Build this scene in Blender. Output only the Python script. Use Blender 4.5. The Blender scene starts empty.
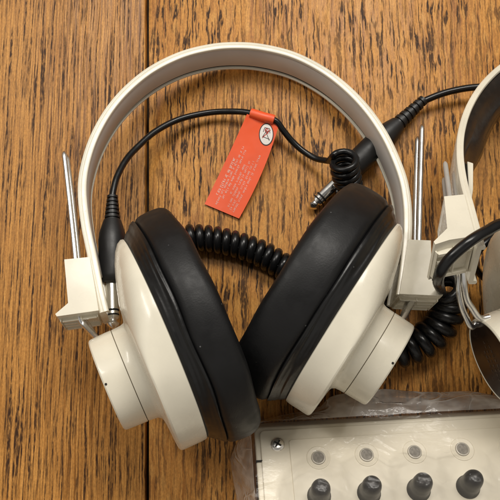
import bpy, bmesh, math, random
from mathutils import Vector as V, noise, Matrix
random.seed(7)
S = 0.0006                      # one photo pixel at the table = 0.6 mm
scene = bpy.context.scene
COL = scene.collection
TILT = math.radians(10); D = 700.0
CAM = V((0, -D*math.sin(TILT), D*math.cos(TILT)))
FW = -CAM.normalized(); RT = V((1, 0, 0)); UPV = V((0, math.cos(TILT), math.sin(TILT)))

def ray(u, v): return FW*D + RT*(u-250) + UPV*(250-v)
def hit(u, v, p0, n):
    r = ray(u, v); return CAM + r*((p0-CAM).dot(n)/r.dot(n))
def P(u, v, z): return hit(u, v, V((0, 0, z)), V((0, 0, 1)))

# ------------------------------------------------------------------ materials
def nt(name):
    m = bpy.data.materials.new(name); m.use_nodes = True
    t = m.node_tree; b = t.nodes['Principled BSDF']; return m, t, b
def N(t, typ, **kw):
    n = t.nodes.new(typ)
    for k, v in kw.items():
        if k in n.inputs: n.inputs[k].default_value = v
        else: setattr(n, k, v)
    return n
def math_(t, op, a, b=None, c=None, clamp=False):
    n = t.nodes.new('ShaderNodeMath'); n.operation = op; n.use_clamp = clamp
    for i, x in enumerate((a, b, c)):
        if x is None: continue
        if isinstance(x, (int, float)): n.inputs[i].default_value = x
        else: t.links.new(x, n.inputs[i])
    return n.outputs[0]
def mixc(t, fac, a, b, mode='MIX'):
    n = t.nodes.new('ShaderNodeMix'); n.data_type = 'RGBA'; n.blend_type = mode
    for i, x in ((0, fac), (6, a), (7, b)):
        if isinstance(x, (int, float)): n.inputs[i].default_value = x
        elif isinstance(x, tuple): n.inputs[i].default_value = (*x, 1)
        else: t.links.new(x, n.inputs[i])
    return n.outputs[2]
def mapr(t, x, a, b, c=0, d=1, smooth=True):
    n = t.nodes.new('ShaderNodeMapRange'); n.clamp = True
    n.interpolation_type = 'SMOOTHSTEP' if smooth else 'LINEAR'
    t.links.new(x, n.inputs[0])
    for i, q in enumerate((a, b, c, d)): n.inputs[i+1].default_value = q
    return n.outputs[0]
def pcoord(t):                   # object coordinates in pixel units
    tc = t.nodes.new('ShaderNodeTexCoord'); mp = t.nodes.new('ShaderNodeMapping')
    mp.inputs['Scale'].default_value = (1/S, 1/S, 1/S)
    t.links.new(tc.outputs['Object'], mp.inputs[0]); return mp.outputs[0]
def scaled(t, vec, sx, sy, sz=1, off=(0, 0, 0)):
    mp = t.nodes.new('ShaderNodeMapping')
    mp.inputs['Scale'].default_value = (1/sx, 1/sy, 1/sz); mp.inputs['Location'].default_value = off
    t.links.new(vec, mp.inputs[0]); return mp.outputs[0]
def noise_(t, vec, detail=2, rough=.5, scale=1, dist=0):
    n = t.nodes.new('ShaderNodeTexNoise'); n.inputs['Scale'].default_value = scale
    n.inputs['Detail'].default_value = detail; n.inputs['Roughness'].default_value = rough
    n.inputs['Distortion'].default_value = dist
    t.links.new(vec, n.inputs['Vector']); return n.outputs[0]
def bump(t, b, h, strength=.3, dist=1.0):
    n = t.nodes.new('ShaderNodeBump'); n.inputs['Strength'].default_value = strength
    n.inputs['Distance'].default_value = dist*S
    t.links.new(h, n.inputs['Height']); t.links.new(n.outputs[0], b.inputs['Normal'])

def simple(name, col, rough, metal=0, var=.1, bscale=0, bstr=0, vscale=30, spec=.5, coat=0, rvar=.12, speck=None):
    m, t, b = nt(name); pc = pcoord(t)
    nz = noise_(t, scaled(t, pc, vscale, vscale, vscale), 4)
    f = mapr(t, nz, .3, .7)
    c2 = tuple(x*(1-var) for x in col); c1 = tuple(min(1, x*(1+var*.5)) for x in col)
    cc = mixc(t, f, c2, c1)
    if speck:                    # sparse dust or grime: (colour, cell size, share of cells, strength)
        vo = t.nodes.new('ShaderNodeTexVoronoi'); vo.inputs['Scale'].default_value = 1
        t.links.new(scaled(t, pc, speck[1], speck[1], speck[1]), vo.inputs['Vector'])
        sc = t.nodes.new('ShaderNodeSeparateColor'); t.links.new(vo.outputs['Color'], sc.inputs[0])
        k = math_(t, 'MULTIPLY', mapr(t, vo.outputs['Distance'], .05, .17, 1, 0), math_(t, 'GREATER_THAN', sc.outputs[0], 1-speck[2]))
        cc = mixc(t, math_(t, 'MULTIPLY', k, speck[3]), cc, speck[0])
    t.links.new(cc, b.inputs['Base Color'])
    nz2 = noise_(t, scaled(t, pc, 9, 9, 9), 3)
    t.links.new(mapr(t, nz2, .3, .7, max(.03, rough-rvar*.5), rough+rvar*.5), b.inputs['Roughness'])
    b.inputs['Metallic'].default_value = metal
    b.inputs['Specular IOR Level'].default_value = spec
    b.inputs['Coat Weight'].default_value = coat
    b.inputs['Coat Roughness'].default_value = .08
    if bscale:
        bump(t, b, noise_(t, scaled(t, pc, bscale, bscale, bscale), 3), bstr, 1.0)
    return m

def wood(name, kind, seed):
    m, t, b = nt(name); pc = pcoord(t)
    o = (seed*13.7, seed*7.1, 0)
    # slow sideways wander of the grain
    wv = noise_(t, scaled(t, pc, 60, 170, 1, o), 2)
    wob = math_(t, 'MULTIPLY', math_(t, 'SUBTRACT', wv, .5), 9 if kind == 'fleck' else 6)
    wv2 = noise_(t, scaled(t, pc, 9, 14, 1, o), 2)
    wob = math_(t, 'ADD', wob, math_(t, 'MULTIPLY', math_(t, 'SUBTRACT', wv2, .5), 3.0 if kind == 'fleck' else 1.0))
    sep = t.nodes.new('ShaderNodeSeparateXYZ'); t.links.new(pc, sep.inputs[0])
    cmb = t.nodes.new('ShaderNodeCombineXYZ')
    t.links.new(math_(t, 'ADD', sep.outputs[0], wob), cmb.inputs[0]); t.links.new(sep.outputs[1], cmb.inputs[1])
    w = cmb.outputs[0]
    tone = noise_(t, scaled(t, w, 55, 420, 1, o), 3)
    def flecks(sx, sy, lo, hi, keep, off):
        vo = t.nodes.new('ShaderNodeTexVoronoi'); vo.voronoi_dimensions = '2D'; vo.inputs['Scale'].default_value = 1
        t.links.new(scaled(t, w, sx, sy, 1, (off, off*1.7, 0)), vo.inputs['Vector'])
        d = mapr(t, vo.outputs['Distance'], lo, hi, 1, 0)
        sc = t.nodes.new('ShaderNodeSeparateColor'); t.links.new(vo.outputs['Color'], sc.inputs[0])
        g = mapr(t, sc.outputs[0], keep, keep+.25)
        return math_(t, 'MULTIPLY', d, g)
    if kind == 'fleck':
        light, mid, dark, pore = (.64, .305, .072), (.49, .212, .042), (.31, .116, .021), (.036, .0135, .004)
        g1 = noise_(t, scaled(t, w, 5, 60, 1, o), 4, .62)
        g2 = noise_(t, scaled(t, w, 2.0, 60, 1, o), 3, .62)
        c = mixc(t, mapr(t, g1, .36, .62), dark, mid)
        c = mixc(t, mapr(t, g2, .42, .68), c, light)
        c = mixc(t, mapr(t, tone, .35, .7, 0, .45), c, light)
        ry = flecks(11, 30, .10, .36, .35, 5.1)
        c = mixc(t, math_(t, 'MULTIPLY', ry, .5), c, (.64, .325, .085))
        d1 = mapr(t, noise_(t, scaled(t, w, 2.9, 30, 1, (3, 8, 0)), 1, .4), .56, .64)
        d2 = mapr(t, noise_(t, scaled(t, w, 2.1, 21, 1, (31, 5, 0)), 1, .4), .58, .68, 0, .62)
        d3 = mapr(t, noise_(t, scaled(t, w, 2.9, 85, 1, (57, 25, 0)), 1, .4), .565, .65, 0, .9)
        f = math_(t, 'MAXIMUM', math_(t, 'MAXIMUM', d1, d2), d3)
        brk = noise_(t, scaled(t, pc, 2.2, 6, 1, o), 3)
        f = math_(t, 'MULTIPLY', f, mapr(t, brk, .28, .52, .35, 1))
        f = math_(t, 'MULTIPLY', f, mapr(t, noise_(t, scaled(t, w, 60, 130, 1, o), 2), .34, .58, .5, 1))
    else:
        light, mid, dark, pore = (.60, .288, .072), (.41, .174, .036), (.18, .067, .0125), (.042, .015, .004)
        g1 = noise_(t, scaled(t, w, 3.6, 230, 1, o), 5, .66)
        g2 = noise_(t, scaled(t, w, 1.6, 90, 1, o), 4, .62)
        c = mixc(t, mapr(t, g1, .38, .60), dark, mid)
        c = mixc(t, mapr(t, g2, .42, .64), c, light)
        c = mixc(t, mapr(t, tone, .35, .7, 0, .4), c, light)
        d1 = mapr(t, noise_(t, scaled(t, w, 2.5, 120, 1, (3, 8, 0)), 3, .5), .52, .62)
        d2 = mapr(t, noise_(t, scaled(t, w, 1.7, 48, 1, (31, 5, 0)), 2, .5), .56, .67, 0, .8)
        f = math_(t, 'MAXIMUM', d1, d2)
        f = math_(t, 'MAXIMUM', f, math_(t, 'MULTIPLY', flecks(4.2, 90, .08, .22, .35, 2.3), .9))
        brk = noise_(t, scaled(t, pc, 2, 9, 1, o), 3)
        f = math_(t, 'MULTIPLY', f, mapr(t, brk, .3, .58, .2, 1))
    sp = mapr(t, noise_(t, scaled(t, pc, 1.4, 3.2, 1, o), 3, .7), .35, .65, .82, 1.12)
    c = mixc(t, f, c, pore)
    vm = t.nodes.new('ShaderNodeVectorMath'); vm.operation = 'SCALE'
    t.links.new(c, vm.inputs[0]); t.links.new(sp, vm.inputs['Scale'])
    t.links.new(vm.outputs[0], b.inputs['Base Color'])
    t.links.new(mapr(t, math_(t, 'ADD', g1, math_(t, 'MULTIPLY', f, .4)), .3, .9, .38, .58), b.inputs['Roughness'])
    b.inputs['Specular IOR Level'].default_value = .26
    hh = math_(t, 'SUBTRACT', math_(t, 'MULTIPLY', g2, .35), f)
    bump(t, b, hh, .15, .5)
    return m

M = {}
M['cream'] = simple('cream_plastic', (.775, .728, .605), .28, var=.07, bscale=14, bstr=.04, vscale=38, spec=.42, coat=.22, speck=((.30, .24, .15), 7, .06, .35))
M['cream_box'] = simple('box_plastic', (.82, .765, .63), .42, var=.05, bscale=3, bstr=.05, vscale=70)
M['liner'] = simple('taupe_liner', (.68, .64, .595), .36, var=.06, bscale=18, bstr=.05, vscale=40)
M['pad'] = simple('black_headband_pad', (.016, .013, .011), .24, var=.2, bscale=20, bstr=.1)
M['vinyl'] = simple('black_vinyl', (.0085, .0085, .0092), .47, var=.25, bscale=1.3, bstr=.09, vscale=30, spec=.30, speck=((.16, .16, .16), 5, .05, .8))
M['trim'] = simple('black_rubber_trim', (.008, .008, .0085), .36, var=.2, bscale=14, bstr=.5, vscale=30, spec=.42, speck=((.14, .14, .14), 5, .03, .7))
M['foam'] = simple('dark_foam', (.012, .012, .012), .9, bscale=2, bstr=.4)
M['cable'] = simple('black_cable', (.009, .009, .0095), .32, var=.2, bscale=6, bstr=.06)
M['coil'] = simple('black_coil', (.007, .007, .0075), .27, var=.2, bscale=6, bstr=.06, spec=.4)
M['rubber'] = simple('plug_rubber', (.010, .010, .0105), .46, var=.15, bscale=2, bstr=.06)
M['chrome'] = simple('chrome', (.90, .89, .87), .20, 1, var=.08, rvar=.1)
M['steel'] = simple('steel_wire', (.78, .78, .78), .27, 1, var=.1, rvar=.12)
M['steel_shade'] = simple('shaded_wire', (.52, .51, .48), .42, .35, var=.1)  # shade on the second headset's upper rods put into a darker grey
M['disc'] = simple('dark_name_disc', (.030, .017, .011), .22, var=.3)
M['disc_print'] = simple('disc_print', (.060, .040, .028), .4)
M['seam'] = simple('seam_shadow', (.07, .055, .04), .7)
M['grey'] = simple('socket_grey', (.27, .25, .22), .5, var=.4, vscale=3)
M['dark'] = simple('dark_gap', (.006, .005, .004), .8)
M['red'] = simple('red_tag_paper', (.86, .105, .026), .42, var=.06, vscale=25, bscale=8, bstr=.08)
M['white'] = simple('white_print', (.84, .50, .41), .5)
M['oval'] = simple('oval_white', (.80, .76, .72), .45)
M['ink'] = simple('ink', (.035, .02, .02), .5)
M['redink'] = simple('red_ink', (.55, .05, .03), .5)
M['knob'] = simple('knob_black', (.007, .007, .008), .38, var=.2, bscale=2, bstr=.1)
M['jackmetal'] = simple('jack_metal', (.50, .475, .42), .45, .35)
M['woodA'] = wood('oak_straight', 'straight', 1)
M['woodB'] = wood('oak_fleck', 'fleck', 2)
M['woodC'] = wood('oak_fleck_other', 'fleck', 5)

def bag_mat(name, hz, gloss, bs):
    m = bpy.data.materials.new(name); m.use_nodes = True
    t = m.node_tree; t.nodes.clear()
    out = t.nodes.new('ShaderNodeOutputMaterial')
    pc = pcoord(t)
    tr = t.nodes.new('ShaderNodeBsdfTransparent'); tr.inputs[0].default_value = (.97, .96, .95, 1)
    gl = t.nodes.new('ShaderNodeBsdfGlossy'); gl.inputs['Roughness'].default_value = .12; gl.inputs[0].default_value = (1, 1, 1, 1)
    df = t.nodes.new('ShaderNodeBsdfDiffuse'); df.inputs[0].default_value = (.80, .755, .725, 1)
    n1_ = noise_(t, scaled(t, pc, 120, 46, 80), 2, .5, 1, .7)
    n2_ = noise_(t, scaled(t, pc, 40, 75, 60, (4, 9, 2)), 2, .5, 1, .5)
    rid = lambda x, w_: mapr(t, math_(t, 'ABSOLUTE', math_(t, 'SUBTRACT', x, .5)), 0, w_, 1, 0)
    crease = math_(t, 'MAXIMUM', rid(n1_, .022), math_(t, 'MULTIPLY', rid(n2_, .016), .6))
    fine = noise_(t, scaled(t, pc, 8, 4, 6), 4, .6)
    h = math_(t, 'ADD', math_(t, 'MULTIPLY', crease, .8), math_(t, 'MULTIPLY', fine, .9))
    bp = t.nodes.new('ShaderNodeBump'); bp.inputs['Strength'].default_value = bs; bp.inputs['Distance'].default_value = 1.1*S
    t.links.new(h, bp.inputs['Height'])
    t.links.new(bp.outputs[0], gl.inputs['Normal'])
    fr = t.nodes.new('ShaderNodeFresnel'); fr.inputs[0].default_value = 1.45
    t.links.new(bp.outputs[0], fr.inputs['Normal'])
    tl = t.nodes.new('ShaderNodeBsdfTranslucent'); tl.inputs[0].default_value = (.82, .775, .745, 1)
    md = t.nodes.new('ShaderNodeMixShader'); md.inputs[0].default_value = .5
    t.links.new(df.outputs[0], md.inputs[1]); t.links.new(tl.outputs[0], md.inputs[2])
    m1 = t.nodes.new('ShaderNodeMixShader')
    haze = math_(t, 'ADD', math_(t, 'MULTIPLY', mapr(t, noise_(t, scaled(t, pc, 30, 22, 30), 3), .35, .7), hz*1.5), math_(t, 'MULTIPLY', crease, hz))
    haze = math_(t, 'ADD', haze, hz)
    t.links.new(haze, m1.inputs[0]); t.links.new(tr.outputs[0], m1.inputs[1]); t.links.new(md.outputs[0], m1.inputs[2])
    m2 = t.nodes.new('ShaderNodeMixShader')
    t.links.new(math_(t, 'MULTIPLY', fr.outputs[0], gloss, clamp=True), m2.inputs[0])
    t.links.new(m1.outputs[0], m2.inputs[1]); t.links.new(gl.outputs[0], m2.inputs[2])
    t.links.new(m2.outputs[0], out.inputs[0])
    return m
M['bag'] = bag_mat('clear_bag_plastic', .028, .36, .35); M['bag_fold'] = bag_mat('folded_bag_plastic', .36, 1.7, .9)

# ------------------------------------------------------------------ mesh tools (pixel units in, metres out)
class MB:
    def __init__(s): s.v = []; s.f = []; s.mi = []
    def add(s, vs, fs, mi=0):
        o = len(s.v); s.v += [V(p) for p in vs]; s.f += [tuple(i+o for i in f) for f in fs]; s.mi += [mi]*len(fs)
    def build(s, name, mats, parent=None, smooth=40, bevel=0, sub=0, base=None):
        me = bpy.data.meshes.new(name)
        if base is None: base = parent_base(parent)
        me.from_pydata([tuple((p-base)*S) for p in s.v], [], s.f)
        if not isinstance(mats, (list, tuple)): mats = [mats]
        for m in mats: me.materials.append(m)
        me.polygons.foreach_set('material_index', s.mi)
        bm = bmesh.new(); bm.from_mesh(me); bmesh.ops.recalc_face_normals(bm, faces=bm.faces); bm.to_mesh(me); bm.free()
        if smooth:
            me.polygons.foreach_set('use_smooth', [True]*len(me.polygons))
            if not bevel: me.set_sharp_from_angle(angle=math.radians(smooth))
        ob = bpy.data.objects.new(name, me); COL.objects.link(ob)
        if parent: ob.parent = parent
        else: ob.location = base*S
        if bevel:
            bv = ob.modifiers.new('bevel', 'BEVEL'); bv.width = bevel*S; bv.segments = 3; bv.limit_method = 'ANGLE'
            bv.angle_limit = math.radians(35); bv.harden_normals = True
        if sub:
            sd = ob.modifiers.new('sub', 'SUBSURF'); sd.levels = sd.render_levels = sub
        return ob
def parent_base(o):
    while o is not None and o.parent: o = o.parent
    return V(o['_b']) if o is not None and '_b' in o else V((0, 0, 0))
ROOTS = []
def thing(name, label, cat, base, group=None):
    o = bpy.data.objects.new(name, None); COL.objects.link(o); o.location = base*S; o.empty_display_size = .01
    o['_b'] = tuple(base); o['label'] = label; o['category'] = cat
    if group: o['group'] = group
    ROOTS.append(o); return o

def spline(pts, n=12, closed=False):
    pts = [V(p) for p in pts]; out = []
    m = len(pts)
    for i in range(m if closed else m-1):
        if closed: p0, p1, p2, p3 = pts[i-1], pts[i], pts[(i+1) % m], pts[(i+2) % m]
        else: p0, p1, p2, p3 = pts[max(i-1, 0)], pts[i], pts[i+1], pts[min(i+2, m-1)]
        for k in range(n):
            t = k/n; t2 = t*t; t3 = t2*t
            out.append(.5*((2*p1)+(p2-p0)*t+(2*p0-5*p1+4*p2-p3)*t2+(3*p1-p0-3*p2+p3)*t3))
    if not closed: out.append(pts[-1])
    return out
def resample(pts, step):
    acc = [0]
    for a, b in zip(pts, pts[1:]): acc.append(acc[-1]+(b-a).length)
    n = max(2, int(acc[-1]/step)); out = []; j = 0
    for i in range(n+1):
        d = acc[-1]*i/n
        while j < len(pts)-2 and acc[j+1] < d: j += 1
        seg = acc[j+1]-acc[j]; out.append(pts[j].lerp(pts[j+1], (d-acc[j])/seg if seg > 1e-9 else 0))
    return out
def frames(pts):
    T = [(pts[min(i+1, len(pts)-1)]-pts[max(i-1, 0)]).normalized() for i in range(len(pts))]
    a = V((0, 0, 1)) if abs(T[0].z) < .9 else V((1, 0, 0))
    n = (a-T[0]*a.dot(T[0])).normalized(); Ns = []
    for t in T:
        n = (n-t*n.dot(t)).normalized(); Ns.append(n)
    return T, Ns, [t.cross(n) for t, n in zip(T, Ns)]
def tube(mb, pts, r, seg=14, mi=0, caps=True):
    T, A, B = frames(pts); n = len(pts); vs = []; fs = []
    rr = r if isinstance(r, (list, tuple)) else [r]*n
    for p, a, b, q in zip(pts, A, B, rr):
        for k in range(seg):
            w = 2*math.pi*k/seg; vs.append(p+(a*math.cos(w)+b*math.sin(w))*q)
    for i in range(n-1):
        for k in range(seg):
            k2 = (k+1) % seg; fs.append((i*seg+k, i*seg+k2, (i+1)*seg+k2, (i+1)*seg+k))
    if caps:
        vs.append(pts[0]-T[0]*rr[0]*.3); c0 = len(vs)-1; vs.append(pts[-1]+T[-1]*rr[-1]*.3); c1 = c0+1
        for k in range(seg):
            k2 = (k+1) % seg; fs.append((c0, k2, k)); fs.append((c1, (n-1)*seg+k, (n-1)*seg+k2))
    mb.add(vs, fs, mi)
def lathe(mb, p, ax, prof, seg=24, mi=0):      # prof: (distance along ax, radius)
    ax = ax.normalized(); a = ax.orthogonal().normalized(); b = ax.cross(a); vs = []; fs = []
    for d, r in prof:
        for k in range(seg):
            w = 2*math.pi*k/seg; vs.append(p+ax*d+(a*math.cos(w)+b*math.sin(w))*max(r, .01))
    n = len(prof)
    for i in range(n-1):
        for k in range(seg):
            k2 = (k+1) % seg; fs.append((i*seg+k, i*seg+k2, (i+1)*seg+k2, (i+1)*seg+k))
    fs.append(tuple(range(seg))); fs.append(tuple(range((n-1)*seg, n*seg)))
    mb.add(vs, fs, mi)
def prism(mb, top, vec, mi=0):                 # polygon of points extruded by vec
    n = len(top); vs = list(top)+[p+vec for p in top]
    fs = [tuple(range(n)), tuple(range(n, 2*n))[::-1]]+[(i, (i+1) % n, n+(i+1) % n, n+i) for i in range(n)]
    mb.add(vs, fs, mi)
def helix(path, R, pitch, per=16, phase=0, jit=.0, fade=0):
    pts = resample(path, pitch/per); T, A, B = frames(pts); out = []
    L = len(pts)
    for i, (p, a, b) in enumerate(zip(pts, A, B)):
        w = phase+2*math.pi*i/per
        j = noise.noise(V((i*.02, phase, 3)))*jit
        q = R*(1+j)
        if fade: q *= min(1, i/fade/per+.02)
        out.append(p+(a*math.cos(w)+b*math.sin(w))*q+pts[min(i+1, L-1)]*0)
    return out

# ------------------------------------------------------------------ tabletop
def tabletop():
    mb = MB(); ang = math.radians(1.45); ex = V((math.cos(ang), -math.sin(ang)*-1, 0))
    ex = V((math.cos(ang), math.sin(ang), 0)); ey = V((-math.sin(ang), math.cos(ang), 0))
    # ey leans so that the seam runs straight up the photograph
    s0 = P(147, 250, 0); o = s0
    L = 1500
    def board(x0, x1, mi):
        b = 1.0; vs = []; prof = [(x0, -30), (x0, -b), (x0+b*.4, -b*.35), (x0+b*1.3, 0), (x1-b*1.3, 0), (x1-b*.4, -b*.35), (x1, -b), (x1, -30)]
        for yy in (-L, L):
            for x, z in prof: vs.append(o+ex*x+ey*yy+V((0, 0, z)))
        n = len(prof)
        mb.add(vs, [(i, i+1, n+i+1, n+i) for i in range(n-1)], mi)
    board(-930, -462, 2); board(-459.5, -1.75, 0); board(1.75, 480, 1); board(482.5, 950, 2)
    vs = [o+ex*x+ey*y+V((0, 0, -14)) for x, y in ((-940, -L), (960, -L), (960, L), (-940, L))]
    mb.add(vs, [(0, 1, 2, 3)], 3)
    ob = mb.build('tabletop', [M['woodA'], M['woodB'], M['woodC'], M['dark']], base=V((0, 0, 0)), smooth=50)
    ob['kind'] = 'structure'
tabletop()

# ------------------------------------------------------------------ headphones
K = .857
def ear_cup(root, u0, v0, u1, v1, zc, elev, pad=1.0):
    """u0,v0 / u1,v1: the two ends of the shell rim diameter as seen; elev: tilt of the axis"""
    a_, b_ = P(u0, v0, zc), P(u1, v1, zc)
    O = (a_+b_)/2; Dv = (b_-a_); R = Dv.length/2; Dv.normalize()
    A = V((-Dv.y, Dv.x, 0))
    if A.y < 0: A = -A                                           # towards the cushion: up the photo
    A = (A*math.cos(elev)+V((0, 0, 1))*math.sin(elev)).normalized()
    T = A.cross(Dv)
    if T.z < 0: T = -T
    k = R/107.0
    def W(a, s, t): return O+(A*a+Dv*s+T*t)*k
    SEG = 72
    def loft(mb, rings, mi=0, cap0=True, cap1=True, wob=0, fold=0):
        if fold:
            rings = [tuple(x+(y-x)*k/4 for x, y in zip(r0, r1)) for r0, r1 in zip(rings, rings[1:]) for k in range(4)]+[rings[-1]]
        vs = []; fs = []
        for a, st, sb, rt in rings:
            if a > 16.6: a = 16.6+(a-16.6)*pad
            fold_ = fold*min(1, max(0, (a-2)/4))*min(1, max(0, (16-a)/2))
            c = (st+sb)/2; r = (sb-st)/2
            for q in range(SEG):
                w = 2*math.pi*q/SEG
                s = c+r*math.cos(w); tt = rt*math.sin(w); aa = a
                if fold:
                    nf = noise.noise(V((s*.017+O.x, tt*.012, a*.33)))*fold_
                    s += nf*math.cos(w); tt += nf*math.sin(w)
                if wob:
                    nz = noise.noise(V((s*.02+O.x, tt*.02, a*.06)))*wob
                    aa += nz; s += nz*.5*math.cos(w); tt += nz*.5*math.sin(w)
                vs.append(W(aa, s, tt))
        n = len(rings)
        for i in range(n-1):
            for q in range(SEG):
                q2 = (q+1) % SEG; fs.append((i*SEG+q, i*SEG+q2, (i+1)*SEG+q2, (i+1)*SEG+q))
        if cap0: fs.append(tuple(range(SEG)))
        if cap1: fs.append(tuple(range((n-1)*SEG, n*SEG)))
        mb.add(vs, fs, mi)
    # shell: full rim at the cushion, sloping away at its upper end, square at the lower
    sh = MB()
    loft(sh, [(1.5, -103, 102, 103), (.5, -106, 104.5, 105.5), (-2, -106.5, 105, 105.5), (-6, -104, 105.2, 105.3), (-11, -97, 105.1, 105),
              (-16, -86, 105, 104.4), (-20, -74, 105, 104), (-23, -63, 104.9, 103.5), (-25.0, -55, 104.6, 103), (-26.4, -50.5, 103.6, 101.8), (-27.2, -47.5, 102, 100), (-27.6, -45, 99.5, 97),
              (-28.0, -41, 94, 89), (-28.5, -36, 86, 76), (-29.2, -32, 77, 62), (-29.9, -30.2, 72, 55),
              (-31, -29.4, 69.5, 52.5), (-34, -28.6, 67.5, 49.6), (-39, -28.3, 66.8, 48.4), (-43, -28.2, 66.5, 48), (-43.4, -27.2, 65.5, 47)])
    cup = sh.build('ear_cup', M['cream'], root, smooth=32)
    g = MB(); loft(g, [(-42, -26.6, 65, 46.6), (-46, -26.6, 65, 46.6)]); g.build('seam', M['seam'], cup)
    cp = MB()
    loft(cp, [(-43.75, -27.2, 65.5, 47), (-44.0, -28.2, 66.5, 48), (-50, -28.2, 66.3, 47.8), (-64, -27.6, 65.6, 47), (-66, -27.2, 65.2, 46.6),
              (-67.2, -26, 64, 45.4), (-67.4, -25, 63, 44.4), (-66.4, -24.2, 62.2, 43.6)])
    cap = cp.build('end_cap', M['cream'], cup, smooth=32)
    dd = MB(); loft(dd, [(-66.0, -24.4, 62.4, 43.8), (-66.9, -24.2, 62.2, 43.6), (-67.0, -22, 60, 41.5)]); 
    for row, (sy, n) in enumerate(((8, 7), (-2, 9), (-11, 5))):       # illegible embossed lettering on the disc
        for i in range(n):
            s = 19+(i-n/2)*5; c = [W(-67.2, s, sy), W(-67.2, s+3, sy), W(-67.2, s+3, sy+1.3+random.random()*3), W(-67.2, s, sy+1.3+random.random()*3)]
            dd.add(c, [(0, 1, 2, 3)], 1)
    dd.build('name_disc', [M['disc'], M['disc_print']], cup)
    pin = MB(); lathe(pin, W(-65, 21, 46.7), T, [(-2, .95), (.5, .95)], 10); pin.build('vent_hole', M['dark'], cup)
    tr = MB()
    loft(tr, [(.2, -101, 100, 101), (.9, -104, 102.5, 103.5), (2.0, -106, 104, 104.5), (5, -109.5, 106.5, 106.5), (9, -113.5, 109.5, 108.3), (12, -116.5, 112, 109.8), (14.6, -119, 114.2, 111.2), (16, -119.6, 115, 111.6), (16.9, -118, 113.5, 110.2), (17.4, -113, 109, 106)], wob=1.6, fold=1.9)
    tr.build('pad_trim', M['trim'], cup, smooth=60)
    cu = MB()
    loft(cu, [(15.5, -108, 106, 103), (16.8, -114, 111, 108), (18, -117.5, 114.6, 111.6), (20, -120, 117, 113.8), (23, -121, 118.3, 115), (30, -121.8, 119, 115.6), (38, -122, 119.3, 116), (44, -121.8, 119, 115.8), (48, -120.6, 118, 114.6),
              (51, -117.5, 115, 111.6), (53, -112, 110, 106), (54, -103, 101, 98), (54, -90, 88, 85), (52, -79, 77, 75), (47, -72, 70, 68), (38, -69, 67, 65), (32, -68, 66, 64)], cap1=False, wob=2.3)
    cu.build('ear_pad', M['vinyl'], cup, smooth=60)
    fo = MB(); loft(fo, [(30, -72, 70, 68), (34, -70, 68, 66)]); fo.build('foam_disc', M['foam'], cup)
    return dict(W=W, A=A, T=T, O=O, Dv=Dv, k=k, cup=cup)

def headband(root, outline, p0, n, h, th=8.4, liner='liner', pad=0, trimv=None):
    n = n.normalized()
    pts = [hit(u, v, p0, n) for u, v in outline]
    path = resample(spline(pts, 14), 4)
    cen = sum(path, V((0, 0, 0)))/len(path)
    T, Iv = [], []
    for i in range(len(path)):
        t = (path[min(i+1, len(path)-1)]-path[max(i-1, 0)]).normalized()
        iv = n.cross(t)
        if iv.dot(cen-path[i]) < 0: iv = -iv
        T.append(t); Iv.append(iv)
    prof = [(.2, 2.2), (.6, .8), (1.6, .1), (3.0, 0), (3.5, .1), (3.8, .4), (4.0, .4), (4.3, .1), (th-1.4, .1), (th-.4, .6), (th, 1.6), (th, 2.8), (th-.6, 3.6), (th-2.6, 3.8),
            (th-2.8, h-3.6), (th-.8, h-3.4), (th, h-2.6), (th, h-1.2), (th-1, h), (1.5, h), (.3, h-1), (0, h-3)]
    def sweep(prof, closed=True, sel=None, scale=None):
        mb = MB(); vs = []; fs = []; m = len(prof); idx = sel or range(len(path)); L = len(idx)
        for jj, i in enumerate(idx):
            for w, d in prof:
                if scale: w = scale(jj/(L-1), w)
                vs.append(path[i]+Iv[i]*w-n*d)
        for i in range(L-1):
            for k in range(m):
                k2 = (k+1) % m; fs.append((i*m+k, i*m+k2, (i+1)*m+k2, (i+1)*m+k))
        fs.append(tuple(range(m))); fs.append(tuple(range((L-1)*m, L*m)))
        mb.add(vs, fs); return mb
    band = sweep(prof).build('headband', M['cream'], root, smooth=35)
    w0 = th-2.4
    L = len(path); a = int(L*.06); sel = list(range(a, L-a))
    if pad:
        def sc(t, w):
            if w <= w0+.01: return w
            e = min(1, max(0, (min(t, 1-t)-.02)/.15)); e = e*e*(3-2*e)
            return w0+.6+(w-w0-.6)*e
        pr = [(w0, 4.4), (w0+pad*.14, 4.2), (w0+pad*.30, 5.6), (w0+pad*.46, 8.6), (w0+pad*.62, 12.6), (w0+pad*.82, 17), (w0+pad*.97, h*.6), (w0+pad, h-9.5), (w0+pad*.85, h-6), (w0+pad*.45, h-4.4), (w0, h-4.4)]
        sweep(pr, sel=sel, scale=sc).build('headband_pad', M['pad'], band, smooth=60)
    else:
        pr = [(w0, 3.9), (w0+1.6, 4.1), (w0+2.2, 5.2), (w0+2.2, h-8), (w0+1.6, h-6.8), (w0, h-6.6)]
        sweep(pr, sel=sel).build('headband_liner', M[liner], band, smooth=50)
        g = [(w0-.2, h-6.9), (w0+.25, h-6.9), (w0+.25, h-3.7), (w0-.2, h-3.7)]
        sweep(g, sel=sel).build('liner_gap', M['dark'], band, smooth=0)
    return band

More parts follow.
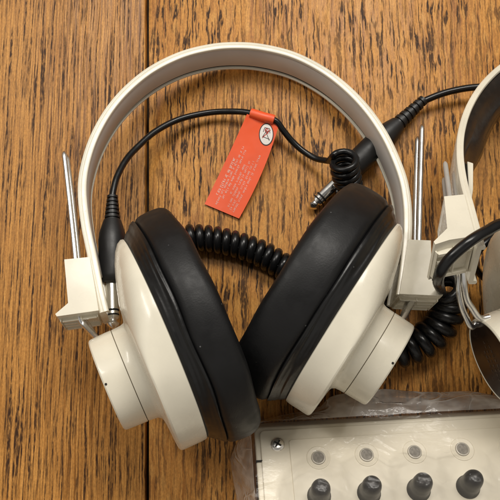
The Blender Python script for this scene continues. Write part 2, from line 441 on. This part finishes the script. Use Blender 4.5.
def bracket(root, poly, e0, e1, p0, n, h, ribs):
    """poly: outline of the slider bracket on the band's upper plane; e0 -> e1: its end edge, ribbed underneath"""
    n = n.normalized(); q = lambda pl, d: [hit(u, v, p0, n)-n*d for u, v in pl]
    mb = MB()
    prism(mb, q(poly, -1.6), -n*(h+2.4))
    a, b = q([e0, e1], 0); ex = (b-a); L = ex.length; ex.normalize(); out = ex.cross(n)
    c = sum(q(poly, 0), V((0, 0, 0)))/len(poly)
    if out.dot(a-c) < 0: out = -out
    for x0, x1, d, th in ribs:
        c0 = [a+ex*(L*x0)-n*(h*d), a+ex*(L*x1)-n*(h*d), a+ex*(L*x1-1)-n*(h*d)+out*3.0, a+ex*(L*x0+1)-n*(h*d)+out*3.0]
        c0 = [p-out*2 if k < 2 else p for k, p in enumerate(c0)]
        prism(mb, c0, -n*(h*th))
    return mb.build('slider_bracket', M['cream'], root, smooth=40, bevel=1.5)

def wire(root, pts, r=2.4, name='slider_rod', mat='steel'):
    mb = MB(); p = resample(spline(pts, 10), 2.2); n = len(p)
    rr = [r]*n; rr[0] = r*.45
    if n > 3: rr[1] = r*.85
    tube(mb, p, rr, 12); return mb.build(name, M[mat], root, smooth=60)

def plug(root, pts, mets, rb, label=None):
    """pts: cable end, boot end, body start, body end; mets: body end -> tip"""
    c, b0, b1, b2 = [V(p) for p in pts]; ax = (b2-b0).normalized(); L = (b2-b0).length
    mb = MB(); prof = []
    nb = 6; bl = (b1-b0).length
    for i in range(nb):
        d = bl*i/nb; r = rb*(.40+.20*i/nb)
        prof += [(d, r), (d+bl/nb*.55, r), (d+bl/nb*.62, r-rb*.10), (d+bl/nb*.95, r-rb*.10)]
    prof += [(bl, rb*.62), (bl+L*.07, rb*.78), (bl+L*.15, rb*.93), (bl+L*.24, rb), (L-rb*.5, rb*.93), (L-rb*.12, rb*.88), (L, rb*.76)]
    lathe(mb, b0, ax, prof, 28); body = mb.build('plug', M['rubber'], root, smooth=45)
    tip = V(mets); l = (tip-b2).length; ax2 = (tip-b2).normalized(); r = rb*.47
    k = MB()
    lathe(k, b2, ax2, [(-1, r), (l*.60, r)], 24, 0)
    lathe(k, b2, ax2, [(l*.60, r*.96), (l*.645, r*.96)], 24, 1)
    lathe(k, b2, ax2, [(l*.645, r*.98), (l*.70, r*.98)], 24, 0)
    lathe(k, b2, ax2, [(l*.70, r*.94), (l*.735, r*.94)], 24, 1)
    lathe(k, b2, ax2, [(l*.735, r*.97), (l*.78, r*.9), (l*.81, r*.6), (l*.84, r*.62), (l*.89, r*.92), (l*.93, r*.78), (l*.985, r*.25), (l, r*.08)], 24, 0)
    k.build('plug_contact', [M['chrome'], M['dark']], body, smooth=40)
    return body

# ---- first headset
H1 = thing('headphones', 'whole cream headphones in the middle, red tag on the cord inside their headband', 'headphones', P(245, 280, 0), 'cream headphones')
n1 = V((.07, math.sin(math.radians(11.5)), .975)).normalized()
p1 = P(235, 41, 40); h1 = 36
out1 = [(99, 313), (93, 288), (86.5, 255), (80, 222), (77, 190), (80, 164), (89.5, 135), (105, 107.5), (125, 84.5), (150, 65), (180, 50.5), (210, 43), (236, 41), (263, 43),
        (295, 51), (325, 66), (350, 85), (371, 107), (388, 131.5), (400, 156), (408.5, 180), (412.5, 205), (413, 230), (410.5, 262), (406, 296)]
headband(H1, out1, p1, n1, h1)
RIB = [(.06, .94, .20, .07), (.06, .5, .42, .07), (.06, .5, .62, .07), (.06, .94, .86, .08), (.02, .09, .16, .76), (.5, .58, .16, .76), (.90, .97, .16, .76)]
bracket(H1, [(64.5, 260), (90, 257.5), (99, 311), (57, 317), (55.5, 314.5), (68.3, 303.5)], (57, 317), (99, 311), p1, n1, h1, RIB)
bracket(H1, [(408, 240), (430.5, 241), (431.5, 281), (443.3, 292), (442, 296.5), (399, 294.5)], (442, 296.5), (399, 294.5), p1, n1, h1, RIB)
Q1 = lambda u, v, d: hit(u, v, p1, n1)-n1*d
cupL = ear_cup(H1, 122, 242, 207, 441, 104, math.radians(-8))
cupR = ear_cup(H1, 397, 227, 285, 403, 103, math.radians(-5), pad=1.27)
QQ1 = lambda u, v, d: hit(u, v, p1-n1*d, n1)
for q, d in ((0, 9), (1, 16)):
    wire(H1, [QQ1(64.0+q*2.6, 151.5+q*3.5, d), QQ1(69.0+q*2.6, 195, d), QQ1(75.6+q*2.6, 258, d), QQ1(79+q, 300, d), QQ1(80+q*3, 318, d), QQ1(86+q*4, 327+q, d), cupL['W'](-54-q*4, -14, 12-q*10)], 2.45)
    wire(H1, [QQ1(422-q*4.2, 125+q*12, d), QQ1(420.8-q*4.2, 170, d), QQ1(419-q*4.0, 240, d), QQ1(417, 280, d), QQ1(417-q*3, 295, d), QQ1(411-q*4, 304, d), cupR['W'](-54-q*4, -14, 12-q*10)], 2.7)

# cord with its plug
plug(H1, [P(113, 190, 52), P(112.5, 196, 52), P(108.5, 220, 55), P(112, 283, 62)], P(113.3, 329, 72), 12.7)
mb = MB()
cable1 = [P(112, 200, 52), P(113.5, 190, 50), P(117, 177, 46), P(126, 160, 38), P(138, 146.5, 30), P(156, 131, 22), P(180, 119, 15), P(210, 112.5, 12), P(236, 111.5, 14), P(250, 113, 18), P(263, 117, 20), P(276, 121, 20),
          P(283, 130, 17), P(292, 141, 13), P(303, 151, 12), P(316, 158.5, 15), P(329, 161, 25)]
path = resample(spline(cable1, 10), 3)
cA = [P(344, 158, 50), P(345, 168, 40), P(348, 182, 27), P(352, 200, 17), P(352, 225, 14), P(336, 258, 14), P(312, 272, 14)]
hx = helix(spline(cA, 10), 11.4, 7.6, 18, 2.4, .05)
tube(mb, path+spline([path[-1], (path[-1]*.5+hx[0]*.5)+V((0, 0, 2)), hx[0]], 4)[1:]+hx[1:], 3.15, 12)
cB = [P(312, 285, 14), P(297, 276, 14.5), P(280, 264.5, 14.5), P(262, 254, 14.5), P(243, 246.5, 14.5), P(222, 241, 14.5), P(203, 238, 14.5), P(186, 238, 14.5), P(160, 242, 15)]
tube(mb, helix(spline(cB, 10), 9.6, 8.6, 18, .5, .06), 4.1, 12)
mb.build('cord', M['coil'], H1, smooth=60)

# ---- second headset, cut by the right edge of the photograph
H2 = thing('headphones', 'cream headphones cut off at the right, black pad in the headband, dark end disc', 'headphones', P(600, 270, 0), 'cream headphones')
n2 = V((-.04, math.sin(math.radians(37)), math.cos(math.radians(37)))).normalized()
p2 = P(500, 63, 62); h2 = 38
out2 = [(477, 246), (474, 236), (466, 205), (459, 178), (456, 152), (458, 128), (466, 104), (480, 82), (500, 63), (530, 44), (566, 30), (605, 25), (645, 29), (688, 45), (728, 74), (758, 112), (775, 155), (781, 200), (776, 240)]
headband(H2, out2, p2, n2, h2, 6.4, pad=21)
bracket(H2, [(443.8, 198), (464, 196), (475, 237.5), (449, 241.5), (435, 246), (433.3, 243.2), (446.8, 230)], (434.6, 246), (475, 238), p2, n2, h2*.86, RIB)
bracket(H2, [(770, 200), (790, 200), (792, 228), (803, 238), (802, 242), (766, 240)], (802, 242), (766, 240), p2, n2, h2*.86, RIB)
Q2 = lambda u, v, d: hit(u, v, p2, n2)-n2*d
cup2 = ear_cup(H2, 503, 226, 588, 423, 108, math.radians(-2))
cup3 = ear_cup(H2, 780, 215, 680, 390, 106, math.radians(-6))
W2 = cup2['W']
hp = lambda u, v, d: hit(u, v, p2-n2*d, n2)
mb = MB(); prism(mb, [hp(u, v, 9) for u, v in ((467.2, 161), (473.4, 163), (473.2, 189), (471.2, 204), (469.4, 203))], -n2*9); mb.build('slider_stop', M['cream'], H2, smooth=40, bevel=.9)
wire(H2, [hp(445, 162, 5), hp(450, 200, 5)], 2.0, mat='steel_shade')
e1, e2 = W2(-58, -24.5, 16), W2(-60, -27, -4)
zz = lambda e, k: e.z+k
wire(H2, [Q2(454, 215, 12), Q2(457.5, 238, 14), P(461.5, 262, zz(e1, 34)), P(464, 285, zz(e1, 22)), P(466.5, 299, zz(e1, 13)), P(472, 308, zz(e1, 7)), P(479.5, 318, zz(e1, 1)), e1], 2.6)
wire(H2, [Q2(450, 216, 20), Q2(453.5, 238, 22), P(457, 268, zz(e2, 36)), P(459, 292, zz(e2, 22)), P(461.5, 306, zz(e2, 14)), P(465, 315, zz(e2, 8)), P(472, 327, zz(e2, 1)), e2], 2.6)
def proj(p):
    d = p-CAM; k = D/d.dot(FW); return 250+d.dot(RT)*k, 250-d.dot(UPV)*k
print('rod ends', proj(e1), proj(e2), e1.z, e2.z, 'bracket z', Q2(450, 235, 0).z, Q2(470, 235, 0).z)
for (u, v, L) in ((443.6, 178, 24), (453.6, 172, 26)): wire(H2, [hp(u, v, 13), hp(u+2.5, v+L, 13)], 1.7, mat='steel_shade')
wire(H2, [Q2(786, 150, 10), Q2(780, 240, 10), cup3['W'](-56, -12, 8)], 2.6)
wire(H2, [Q2(784, 154, 24), Q2(778, 240, 24), cup3['W'](-56, -12, -8)], 2.6)
plug(H2, [P(420, 104, 15), P(423.5, 100, 15), P(398, 124, 14), P(341, 178, 13)], P(309.5, 208.5, 8), 13.4)
mb = MB()
tube(mb, resample(spline([P(400, 122, 15), P(416, 106, 15), P(432, 97.5, 16), P(452, 91, 17), P(478, 87, 18), P(510, 88, 20), P(545, 110, 22), P(560, 160, 22), P(545, 215, 22), P(512, 228, 40), P(492, 238, 60), P(478, 252, 60), P(476, 268, 40), P(492, 282, 20), P(530, 290, 12)], 10), 3), 3.5, 12)
c2 = [P(389, 250, 15), P(384, 266, 15), P(377, 290, 15), P(375, 318, 15), P(381, 340, 15), P(394, 350, 17), P(411, 347, 18), P(428, 338, 19), P(441, 325, 21), P(448, 308, 24), P(449, 294, 30), P(445, 284, 44)]
hx2 = helix(spline(c2, 10), 12.2, 11.2, 18, 1.0, .05)
zb = Q2(450, 235, 0).z
ck = [P(443, 296, 34), P(441.5, 291, 66), P(438.5, 284, zb-22), P(439, 276, zb+6), P(445, 264.5, zb+14), P(455, 253.5, zb+18), P(471, 240.5, zb+20), P(487, 231, zb+14), P(505, 223, zb+4), P(540, 222, zb-30), P(580, 240, 70)]
tube(mb, hx2, 5.2, 12); tube(mb, spline([hx2[-1], hx2[-1].lerp(ck[0], .5), ck[0]], 8)[:-1]+resample(spline(ck, 10), 3), 4.0, 12)
mb.build('cord', M['coil'], H2, smooth=60)

# ------------------------------------------------------------------ red warning tag on the first cord
TG = thing('warning_tag', 'red paper tag with white print and oval symbol, wrapped round a black cord', 'tag', P(240, 170, 0))
mb = MB()
sl = [p for p in path if 0 < (p-P(249.5, 113, 18)).dot((P(275, 121, 20)-P(249.5, 113, 18)).normalized()) < (P(275, 121, 20)-P(249.5, 113, 18)).length]
tube(mb, sl, 5.0, 20, caps=True); sleeve = mb.build('sleeve', M['red'], TG, smooth=50)
def tagp(s, t, off=0):           # s across 0..1, t along 0..1 (top -> bottom), lifted off the paper
    lu = [(247, 114), (233, 146), (219, 175), (204.5, 204)]; ru = [(279, 124), (270, 157), (256, 189), (239, 218.5)]
    def li(L):
        x = t*3; i = min(int(x), 2); f = x-i; return (L[i][0]+(L[i+1][0]-L[i][0])*f, L[i][1]+(L[i+1][1]-L[i][1])*f)
    def sm(L):
        a, b, c, d = L; w = [(1-t)**3, 3*t*(1-t)**2, 3*t*t*(1-t), t**3]
        return tuple(sum(wi*pt[k] for wi, pt in zip(w, L)) for k in (0, 1))
    l, r = sm(lu), sm(ru)
    u, v = l[0]+(r[0]-l[0])*s, l[1]+(r[1]-l[1])*s
    z = 17*(1-t)**1.7+2.2+3.0*math.sin(math.pi*t)*s+1.5*s*t
    return P(u, v, z+off)
n_s, n_t = 14, 30
vs = [tagp(i/n_s, j/n_t, .35) for j in range(n_t+1) for i in range(n_s+1)]+[tagp(i/n_s, j/n_t, -.35) for j in range(n_t+1) for i in range(n_s+1)]
o = (n_s+1)*(n_t+1); g = lambda i, j: j*(n_s+1)+i; fs = []
for j in range(n_t):
    for i in range(n_s):
        fs.append((g(i, j), g(i+1, j), g(i+1, j+1), g(i, j+1))); fs.append(tuple(o+q for q in (g(i, j), g(i, j+1), g(i+1, j+1), g(i+1, j))))
for i in range(n_s): fs += [(g(i, 0), g(i+1, 0), o+g(i+1, 0), o+g(i, 0)), (g(i, n_t), g(i+1, n_t), o+g(i+1, n_t), o+g(i, n_t))]
for j in range(n_t): fs += [(g(0, j), g(0, j+1), o+g(0, j+1), o+g(0, j)), (g(n_s, j), g(n_s, j+1), o+g(n_s, j+1), o+g(n_s, j))]
mb = MB(); mb.add(vs, fs); paper = mb.build('paper', M['red'], TG, smooth=50)
# printed lines: too small to be read in the photograph, so strokes of letter size
mb = MB()
def stroke(s0, t0, s1, t1, w):
    a, b = tagp(s0, t0, .6), tagp(s1, t1, .6); d = (b-a); 
    if d.length < .01: return
    x = d.cross(V((0, 0, 1))).normalized()*w/2; d = d.normalized()*w*.3
    mb.add([a-x-d, a+x-d, b+x+d, b-x+d], [(0, 1, 2, 3)])
rows = [(.10, .92, .83, .30), (.215, .99, .30, .22), (.325, .93, .36, .22), (.44, .80, .42, .2), (.555, .97, .40, .2), (.66, .96, .38, .2), (.77, .98, .44, .2)]
rows = [(.16, .86, .44, .48), (.255, .955, .30, .29), (.345, .88, .33, .29), (.475, .80, .47, .26), (.565, .93, .42, .26), (.66, .95, .40, .26), (.755, .965, .33, .26)]
LG = 105.0; WD = 36.0
for s, t0, t1, w in rows:
    t = t0; hgt = (2.9 if w > .4 else 2.3)/WD
    while t > t1:
        for _ in range(random.choice((2, 3, 4, 5, 6, 7))):
            cw = random.choice((1.0, 1.3, 1.5))/LG*(1.25 if w > .4 else 1)
            if t-cw < t1: break
            k = random.random()
            if k < .8: stroke(s, t, s+hgt*random.choice((.65, .65, 1)), t, w)
            if k > .25: stroke(s+hgt*.65, t, s+hgt*.65*random.random(), t-cw*.7, w)
            if k > .45: stroke(s, t-cw*.7, s+hgt*.65, t-cw*.7, w*.9)
            if k < .4: stroke(s, t, s, t-cw*.7, w*.9)
            t -= cw+.35/LG
        t -= 1.7/LG
mb.build('printed_text', M['white'], paper, smooth=0)
# the oval symbol
def ovp(x, y, off):              # x, y in photo pixels from the oval's centre
    ca, sa = math.cos(math.radians(14)), math.sin(math.radians(14))
    # into tag coordinates: find z from the paper at that place
    u, v = 265.8+x*ca-y*sa*-1*-1, 134.2+x*sa*-1+y*ca
    return P(u, v, 17*(1-.17)**1.7+2.2+1.6+off)
TN = (tagp(.6, .3)-tagp(.6, .02)).normalized()
def ovp(x, y, off):
    c = tagp(.74, .135); ex = (tagp(.9, .165)-tagp(.4, .165)).normalized(); ey = (tagp(.66, .08)-tagp(.66, .28)).normalized()
    ey = (ey+ex*-.22).normalized(); nn = ex.cross(ey).normalized()
    if nn.z < 0: nn = -nn
    return c+ex*x+ey*y+nn*(off+.5)
mb = MB()
for rx, ry, off, mi in ((7.6, 11.2, .25, 1), (6.7, 10.2, .45, 0)):
    mb.add([ovp(rx*math.cos(w*math.pi/20), ry*math.sin(w*math.pi/20), off) for w in range(40)], [tuple(range(40))], mi)
def ln(x0, y0, x1, y1, w, mi):
    a, b = ovp(x0, y0, .65), ovp(x1, y1, .65); q = ovp(0, 0, 1)-ovp(0, 0, 0); x = (b-a).cross(q).normalized()*w/2
    mb.add([a-x, a+x, b+x, b-x], [(0, 1, 2, 3)], mi)
for l in ((-3.6, -3.2, 4.2, -3.8), (-3.2, -3.0, -.4, 3.2), (4.0, -5.2, -.6, 2.4), (-3.4, 1.6, -2.4, 6.2), (-2.4, 6.2, 2.6, 6.6), (2.6, 6.6, 3.6, 2.2), (-1.6, 3.6, 2.4, 3.2)): ln(*l, .55, 1)
for l in ((-3.6, -4.6, 3.6, 5.6), (-1.4, 5.4, 1.8, 1.0)): ln(*l, .75, 2)
for q in range(14):
    w0, w1 = q*math.pi/7, (q+1)*math.pi/7; ln(1.7*math.cos(w0), 3.9+1.9*math.sin(w0), 1.7*math.cos(w1), 3.9+1.9*math.sin(w1), .7, 2)
mb.build('symbol', [M['oval'], M['ink'], M['redink']], paper, smooth=0)

# ------------------------------------------------------------------ control box with jacks and knobs, in a clear bag
BOXT = math.radians(27)
O3 = P(254, 427.5, 58)
n3 = V((0, math.sin(BOXT), math.cos(BOXT))); 
X3 = (hit(500, 413.5, O3, n3)-O3).normalized(); n3 = (n3-X3*n3.dot(X3)).normalized(); Y3 = X3.cross(n3)
if Y3.y > 0: Y3 = -Y3            # down the slope of the photo, towards the viewer
def L3(u, v): d = hit(u, v, O3, n3)-O3; return d.dot(X3), d.dot(Y3)
def B3(x, y, d=0): return O3+X3*x+Y3*y+n3*d
BX = thing('control_box', 'cream control box with a row of jacks and black knobs inside the clear plastic bag', 'control box', V((B3(200, 90).x, B3(200, 90).y, 0)))
bw, bd = 420, 150
def rrect(x0, y0, x1, y1, r, n=6):
    o = []
    for cx, cy, a0 in ((x1-r, y1-r, 0), (x0+r, y1-r, 90), (x0+r, y0+r, 180), (x1-r, y0+r, 270)):
        for i in range(n+1):
            a = math.radians(a0+90*i/n); o.append((cx+r*math.cos(a), cy+r*math.sin(a)))
    return o
mb = MB(); rr = rrect(0, 0, bw, bd, 5)
top = [B3(x, y, -1.5) for x, y in rr]; m = len(top)
bot = [V((p.x, p.y, 2)) for p in top]
mb.add(top+bot, [tuple(range(m)), tuple(range(m, 2*m))]+[(i, (i+1) % m, m+(i+1) % m, m+i) for i in range(m)])
case = mb.build('case', M['cream_box'], BX, smooth=30, bevel=1.6)
mb = MB()
prism(mb, [B3(x, y, 1.1) for x, y in rrect(4.6, 3.6, bw-4.6, bd-4, 4)], -n3*4); lid = mb.build('lid', M['cream_box'], BX, smooth=30, bevel=.9)
fx0, fy0 = L3(288.6, 440.5)
mb = MB(); prism(mb, [B3(x, y, 2.3) for x, y in rrect(fx0, fy0, bw-fx0, bd-fy0, 3)], -n3*3); face = mb.build('faceplate', M['cream_box'], BX, smooth=30, bevel=.6)
mb = MB(); nx, ny = L3(254, 461.5); prism(mb, [B3(x, y, 1.3) for x, y in ((-.3, ny-.5), (5.2, ny-.5), (5.2, ny+.5), (-.3, ny+.5))], -n3*6); mb.build('parting_notch', M['dark'], BX, smooth=0)
# screws
sx, sy = L3(277.5, 445)
for (x, y) in ((sx, sy), (bw-sx, sy), (sx, bd-sy), (bw-sx, bd-sy)):
    mb = MB(); c = B3(x, y, 1.0)
    lathe(mb, c, n3, [(0, 6.6), (.7, 6.5), (1.7, 5.4), (2.3, 3.6), (2.5, 1.8)], 24, 0)
    for w in (.6, .6+math.pi/2):
        d = X3*math.cos(w)+Y3*math.sin(w); e = n3.cross(d)
        prism(mb, [c+n3*2.75+d*a*3.6+e*b*.75 for a, b in ((-1, -1), (1, -1), (1, 1), (-1, 1))], -n3*1.2, 1)
    mb.build('screw', [M['chrome'], M['dark']], BX, smooth=40)
jx0, jy0 = L3(318, 457.5); jx3, jy3 = L3(462, 451.5); dx = (jx3-jx0)/3; jy = (jy0+jy3)/2
kx0, ky0 = L3(318.8, 497); KN = []
njk = int((bw-2*jx0)/dx)+1
proto = None
def copy_tree(o, parent, off):
    c = o.copy(); COL.objects.link(c); c.parent = parent; c.location = o.location+off*S
    for ch in list(o.children):
        e = ch.copy(); COL.objects.link(e); e.parent = c
    return c
mb = MB(); c = B3(jx0, jy, 2.3)
lathe(mb, c, n3, [(-1, 10.2), (.35, 10.1), (.6, 9.6), (.5, 9.0), (.2, 7.6), (.1, 6.4)], 28, 0)
jk = mb.build('jack', M['cream_box'], BX, smooth=60)
mb = MB(); lathe(mb, c, n3, [(.05, 6.2), (.5, 6.1), (1.1, 5.7), (1.2, 4.9), (.8, 4.4), (.4, 4.2)], 28, 0); mb.build('ferrule', M['jackmetal'], jk, smooth=40)
mb = MB(); lathe(mb, c, n3, [(.2, 4.3), (.5, 4.3)], 20, 0); mb.build('jack_hole', M['grey'], jk, smooth=40)
for i in range(1, njk): copy_tree(jk, BX, X3*dx*i)
KH = 27
mb = MB(); c = B3(kx0, ky0, 2.3); KN = [(kx0+dx*i*1.0, ky0) for i in range(njk)]
lathe(mb, c, n3, [(-.5, 9.8), (1.5, 9.8), (3, 8.9), (9, 8.4), (17, 8.0), (20.5, 7.6), (23.5, 6.5), (25.6, 4.6), (26.8, 2.2), (27.1, .5)], 28)
kn = mb.build('knob', M['knob'], BX, smooth=50)
for i in range(1, njk): copy_tree(kn, BX, X3*dx*i)

# the bag
BG = MB()
def bagnoise(p, amp):
    a = noise.noise(p*.022+V((3, 1, 7)))*1.0; b = 1-abs(noise.noise(V((p.x*.035, p.y*.075, p.z*.05))+V((9, 2, 1))))*2
    c = noise.noise(p*.11)*.35
    return (a+b*.55+c)*amp
def crumple(p):
    q = V((p.x*.030, p.y*.055, p.z*.01+4))
    a = noise.voronoi(q)[0]; b = noise.voronoi(q*2.3+V((5, 5, 5)))[0]
    return (a[1]-a[0])*-1.0+(b[1]-b[0])*-.45+.5
gx, gy = 230, 110
def boff(x, y):
    o = 3.2
    for kx, ky in KN:
        d = math.hypot(x-kx, y-ky)
        o = max(o, KH+2.6-max(0, d-6.5)*.95)
    return o
vs = []
for j in range(gy+1):
    for i in range(gx+1):
        x = -3+(bw+6)*i/gx; y = -3+(bd+6)*j/gy
        p = B3(x, y, 0); vs.append(p+n3*(boff(x, y)+1.2+max(-.9, bagnoise(p, .75))))
fs = [(j*(gx+1)+i, j*(gx+1)+i+1, (j+1)*(gx+1)+i+1, (j+1)*(gx+1)+i) for j in range(gy) for i in range(gx)]
# skirt from the panel's border out to the loose edge of the bag
border = [(i, 0) for i in range(gx)]+[(gx, j) for j in range(gy)]+[(i, gy) for i in range(gx, 0, -1)]+[(0, j) for j in range(gy, 0, -1)]
far_ = spline([P(230, 459, 30), P(238, 441, 30), P(254, 425, 28), P(284, 414.5, 18), P(317, 407.5, 22), P(330, 397, 32), P(352, 392, 36), P(384, 389, 36), P(410, 391, 32), P(440, 392, 30), P(470, 391, 30), P(500, 395, 28), P(560, 392, 24), P(640, 390, 20), P(715, 396, 14), P(738, 420, 10)], 24)
near = [V((p.x, p.y, 6)) for p in [B3(bw+34, 60), B3(bw+30, bd+30), B3(bw*.5, bd+36), B3(-26, bd+32)]]
left = [P(243, 560, 24), P(236.5, 500, 28), P(232.5, 478, 30), P(230, 459, 30)]
out_loop = far_+resample(spline(near, 10), 4)+resample(spline(left, 10), 4)
def near_idx(ps, p): return min(range(len(ps)), key=lambda i: (ps[i]-p).length)
# pair each border vertex with a point on the outer loop by corner anchors
anch = [(0, near_idx(out_loop, P(246, 433, 16))), (gx, near_idx(out_loop, P(715, 396, 14))), (gx+gy, near_idx(out_loop, near[1])), (2*gx+gy, near_idx(out_loop, near[3])), (2*gx+2*gy, None)]
NO = len(out_loop); a0 = anch[0][1]; seq = [out_loop[(a0+i) % NO] for i in range(NO)]+[out_loop[a0]]
an = [(b, (i-a0) % NO if i is not None else NO) for b, i in anch]; an[0] = (0, 0)
outer = []
for (b0, i0), (b1, i1) in zip(an, an[1:]):
    seg = seq[i0:i1+1]; acc = [0]
    for a, b in zip(seg, seg[1:]): acc.append(acc[-1]+(b-a).length)
    nb = b1-b0
    for q in range(nb):
        d = acc[-1]*q/nb; k = 0
        while k < len(acc)-2 and acc[k+1] < d: k += 1
        w = acc[k+1]-acc[k]; outer.append(seg[k].lerp(seg[k+1], (d-acc[k])/w if w > 1e-6 else 0))
NR = 30; nb = len(border); base0 = len(vs); prev = [j*(gx+1)+i for i, j in border]
inner = [vs[k] for k in prev]
for r in range(1, NR+1):
    f = r/NR; cur = []
    for q in range(nb):
        p = inner[q].lerp(outer[q], f)
        p = p+V((0, 0, 1))*(math.sin(f*math.pi)*4+(bagnoise(p*1.3+V((0, 0, 50)), 2.4)+crumple(p)*5.5)*math.sin(min(1, f*1.6)*math.pi*.5)*(1-.35*f))
        p.z = max(p.z, 1.5); cur.append(len(vs)); vs.append(p)
    for q in range(nb):
        q2 = (q+1) % nb; fs.append((prev[q], prev[q2], cur[q2], cur[q]))
    prev = cur
# rolled-under lower half of the loose rim
cur = []
for q in range(nb):
    p = vs[prev[q]].lerp(inner[q], .35); cur.append(len(vs)); vs.append(V((p.x, p.y, 1.2)))
for q in range(nb):
    q2 = (q+1) % nb; fs.append((prev[q], prev[q2], cur[q2], cur[q]))
BG.add(vs, fs); BG.mi = [0]*(gx*gy)+[1]*(len(fs)-gx*gy)
bag = BG.build('plastic_bag', [M['bag'], M['bag_fold']], base=V((BX['_b'][0], BX['_b'][1], 0)), smooth=70)
bag['label'] = 'crumpled clear plastic bag wrapped round the cream control box'; bag['category'] = 'plastic bag'

for r in ROOTS: del r['_b']

# ------------------------------------------------------------------ light: ceiling fluorescents and a soft room
def area(name, loc, target, sx, sy, power, col):
    l = bpy.data.lights.new(name, 'AREA'); l.shape = 'RECTANGLE'; l.size = sx; l.size_y = sy; l.energy = power; l.color = col
    o = bpy.data.objects.new(name, l); COL.objects.link(o); o.location = loc
    o.rotation_euler = (V(target)-V(loc)).to_track_quat('-Z', 'Y').to_euler(); return o
area('ceiling_lamp', (.20, .92, 1.45), (0, .05, 0), .95, .45, 20, (1, .955, .88))
area('ceiling_lamp', (-.85, .60, 1.30), (0, .05, 0), .14, .8, 7, (1, .955, .88))
w = bpy.data.worlds.new('World'); scene.world = w; w.use_nodes = True
t = w.node_tree; bg = t.nodes['Background']
tc = t.nodes.new('ShaderNodeTexCoord'); sp = t.nodes.new('ShaderNodeSeparateXYZ'); t.links.new(tc.outputs['Generated'], sp.inputs[0])
rp = t.nodes.new('ShaderNodeValToRGB')
rp.color_ramp.elements[0].position = .0; rp.color_ramp.elements[0].color = (.10, .085, .07, 1)
rp.color_ramp.elements[1].position = 1; rp.color_ramp.elements[1].color = (.20, .19, .175, 1)
for q, cc in ((.3, (.30, .275, .24, 1)), (.62, (.68, .64, .57, 1)), (.80, (.60, .565, .51, 1)), (.93, (.24, .225, .20, 1))):
    e = rp.color_ramp.elements.new(q); e.color = cc
t.links.new(sp.outputs[2], rp.inputs[0]); t.links.new(rp.outputs[0], bg.inputs[0]); bg.inputs[1].default_value = .76

cam = bpy.data.cameras.new('camera'); co = bpy.data.objects.new('camera', cam); COL.objects.link(co)
co.location = CAM*S; co.rotation_euler = (TILT, 0, 0)
cam.sensor_width = 36; cam.lens = 36*D/500; cam.clip_start = .01; cam.clip_end = 50
scene.camera = co
scene.view_settings.view_transform = 'Standard'; scene.view_settings.look = 'None'; scene.view_settings.exposure = 0
scene.render.resolution_x = scene.render.resolution_y = 1024
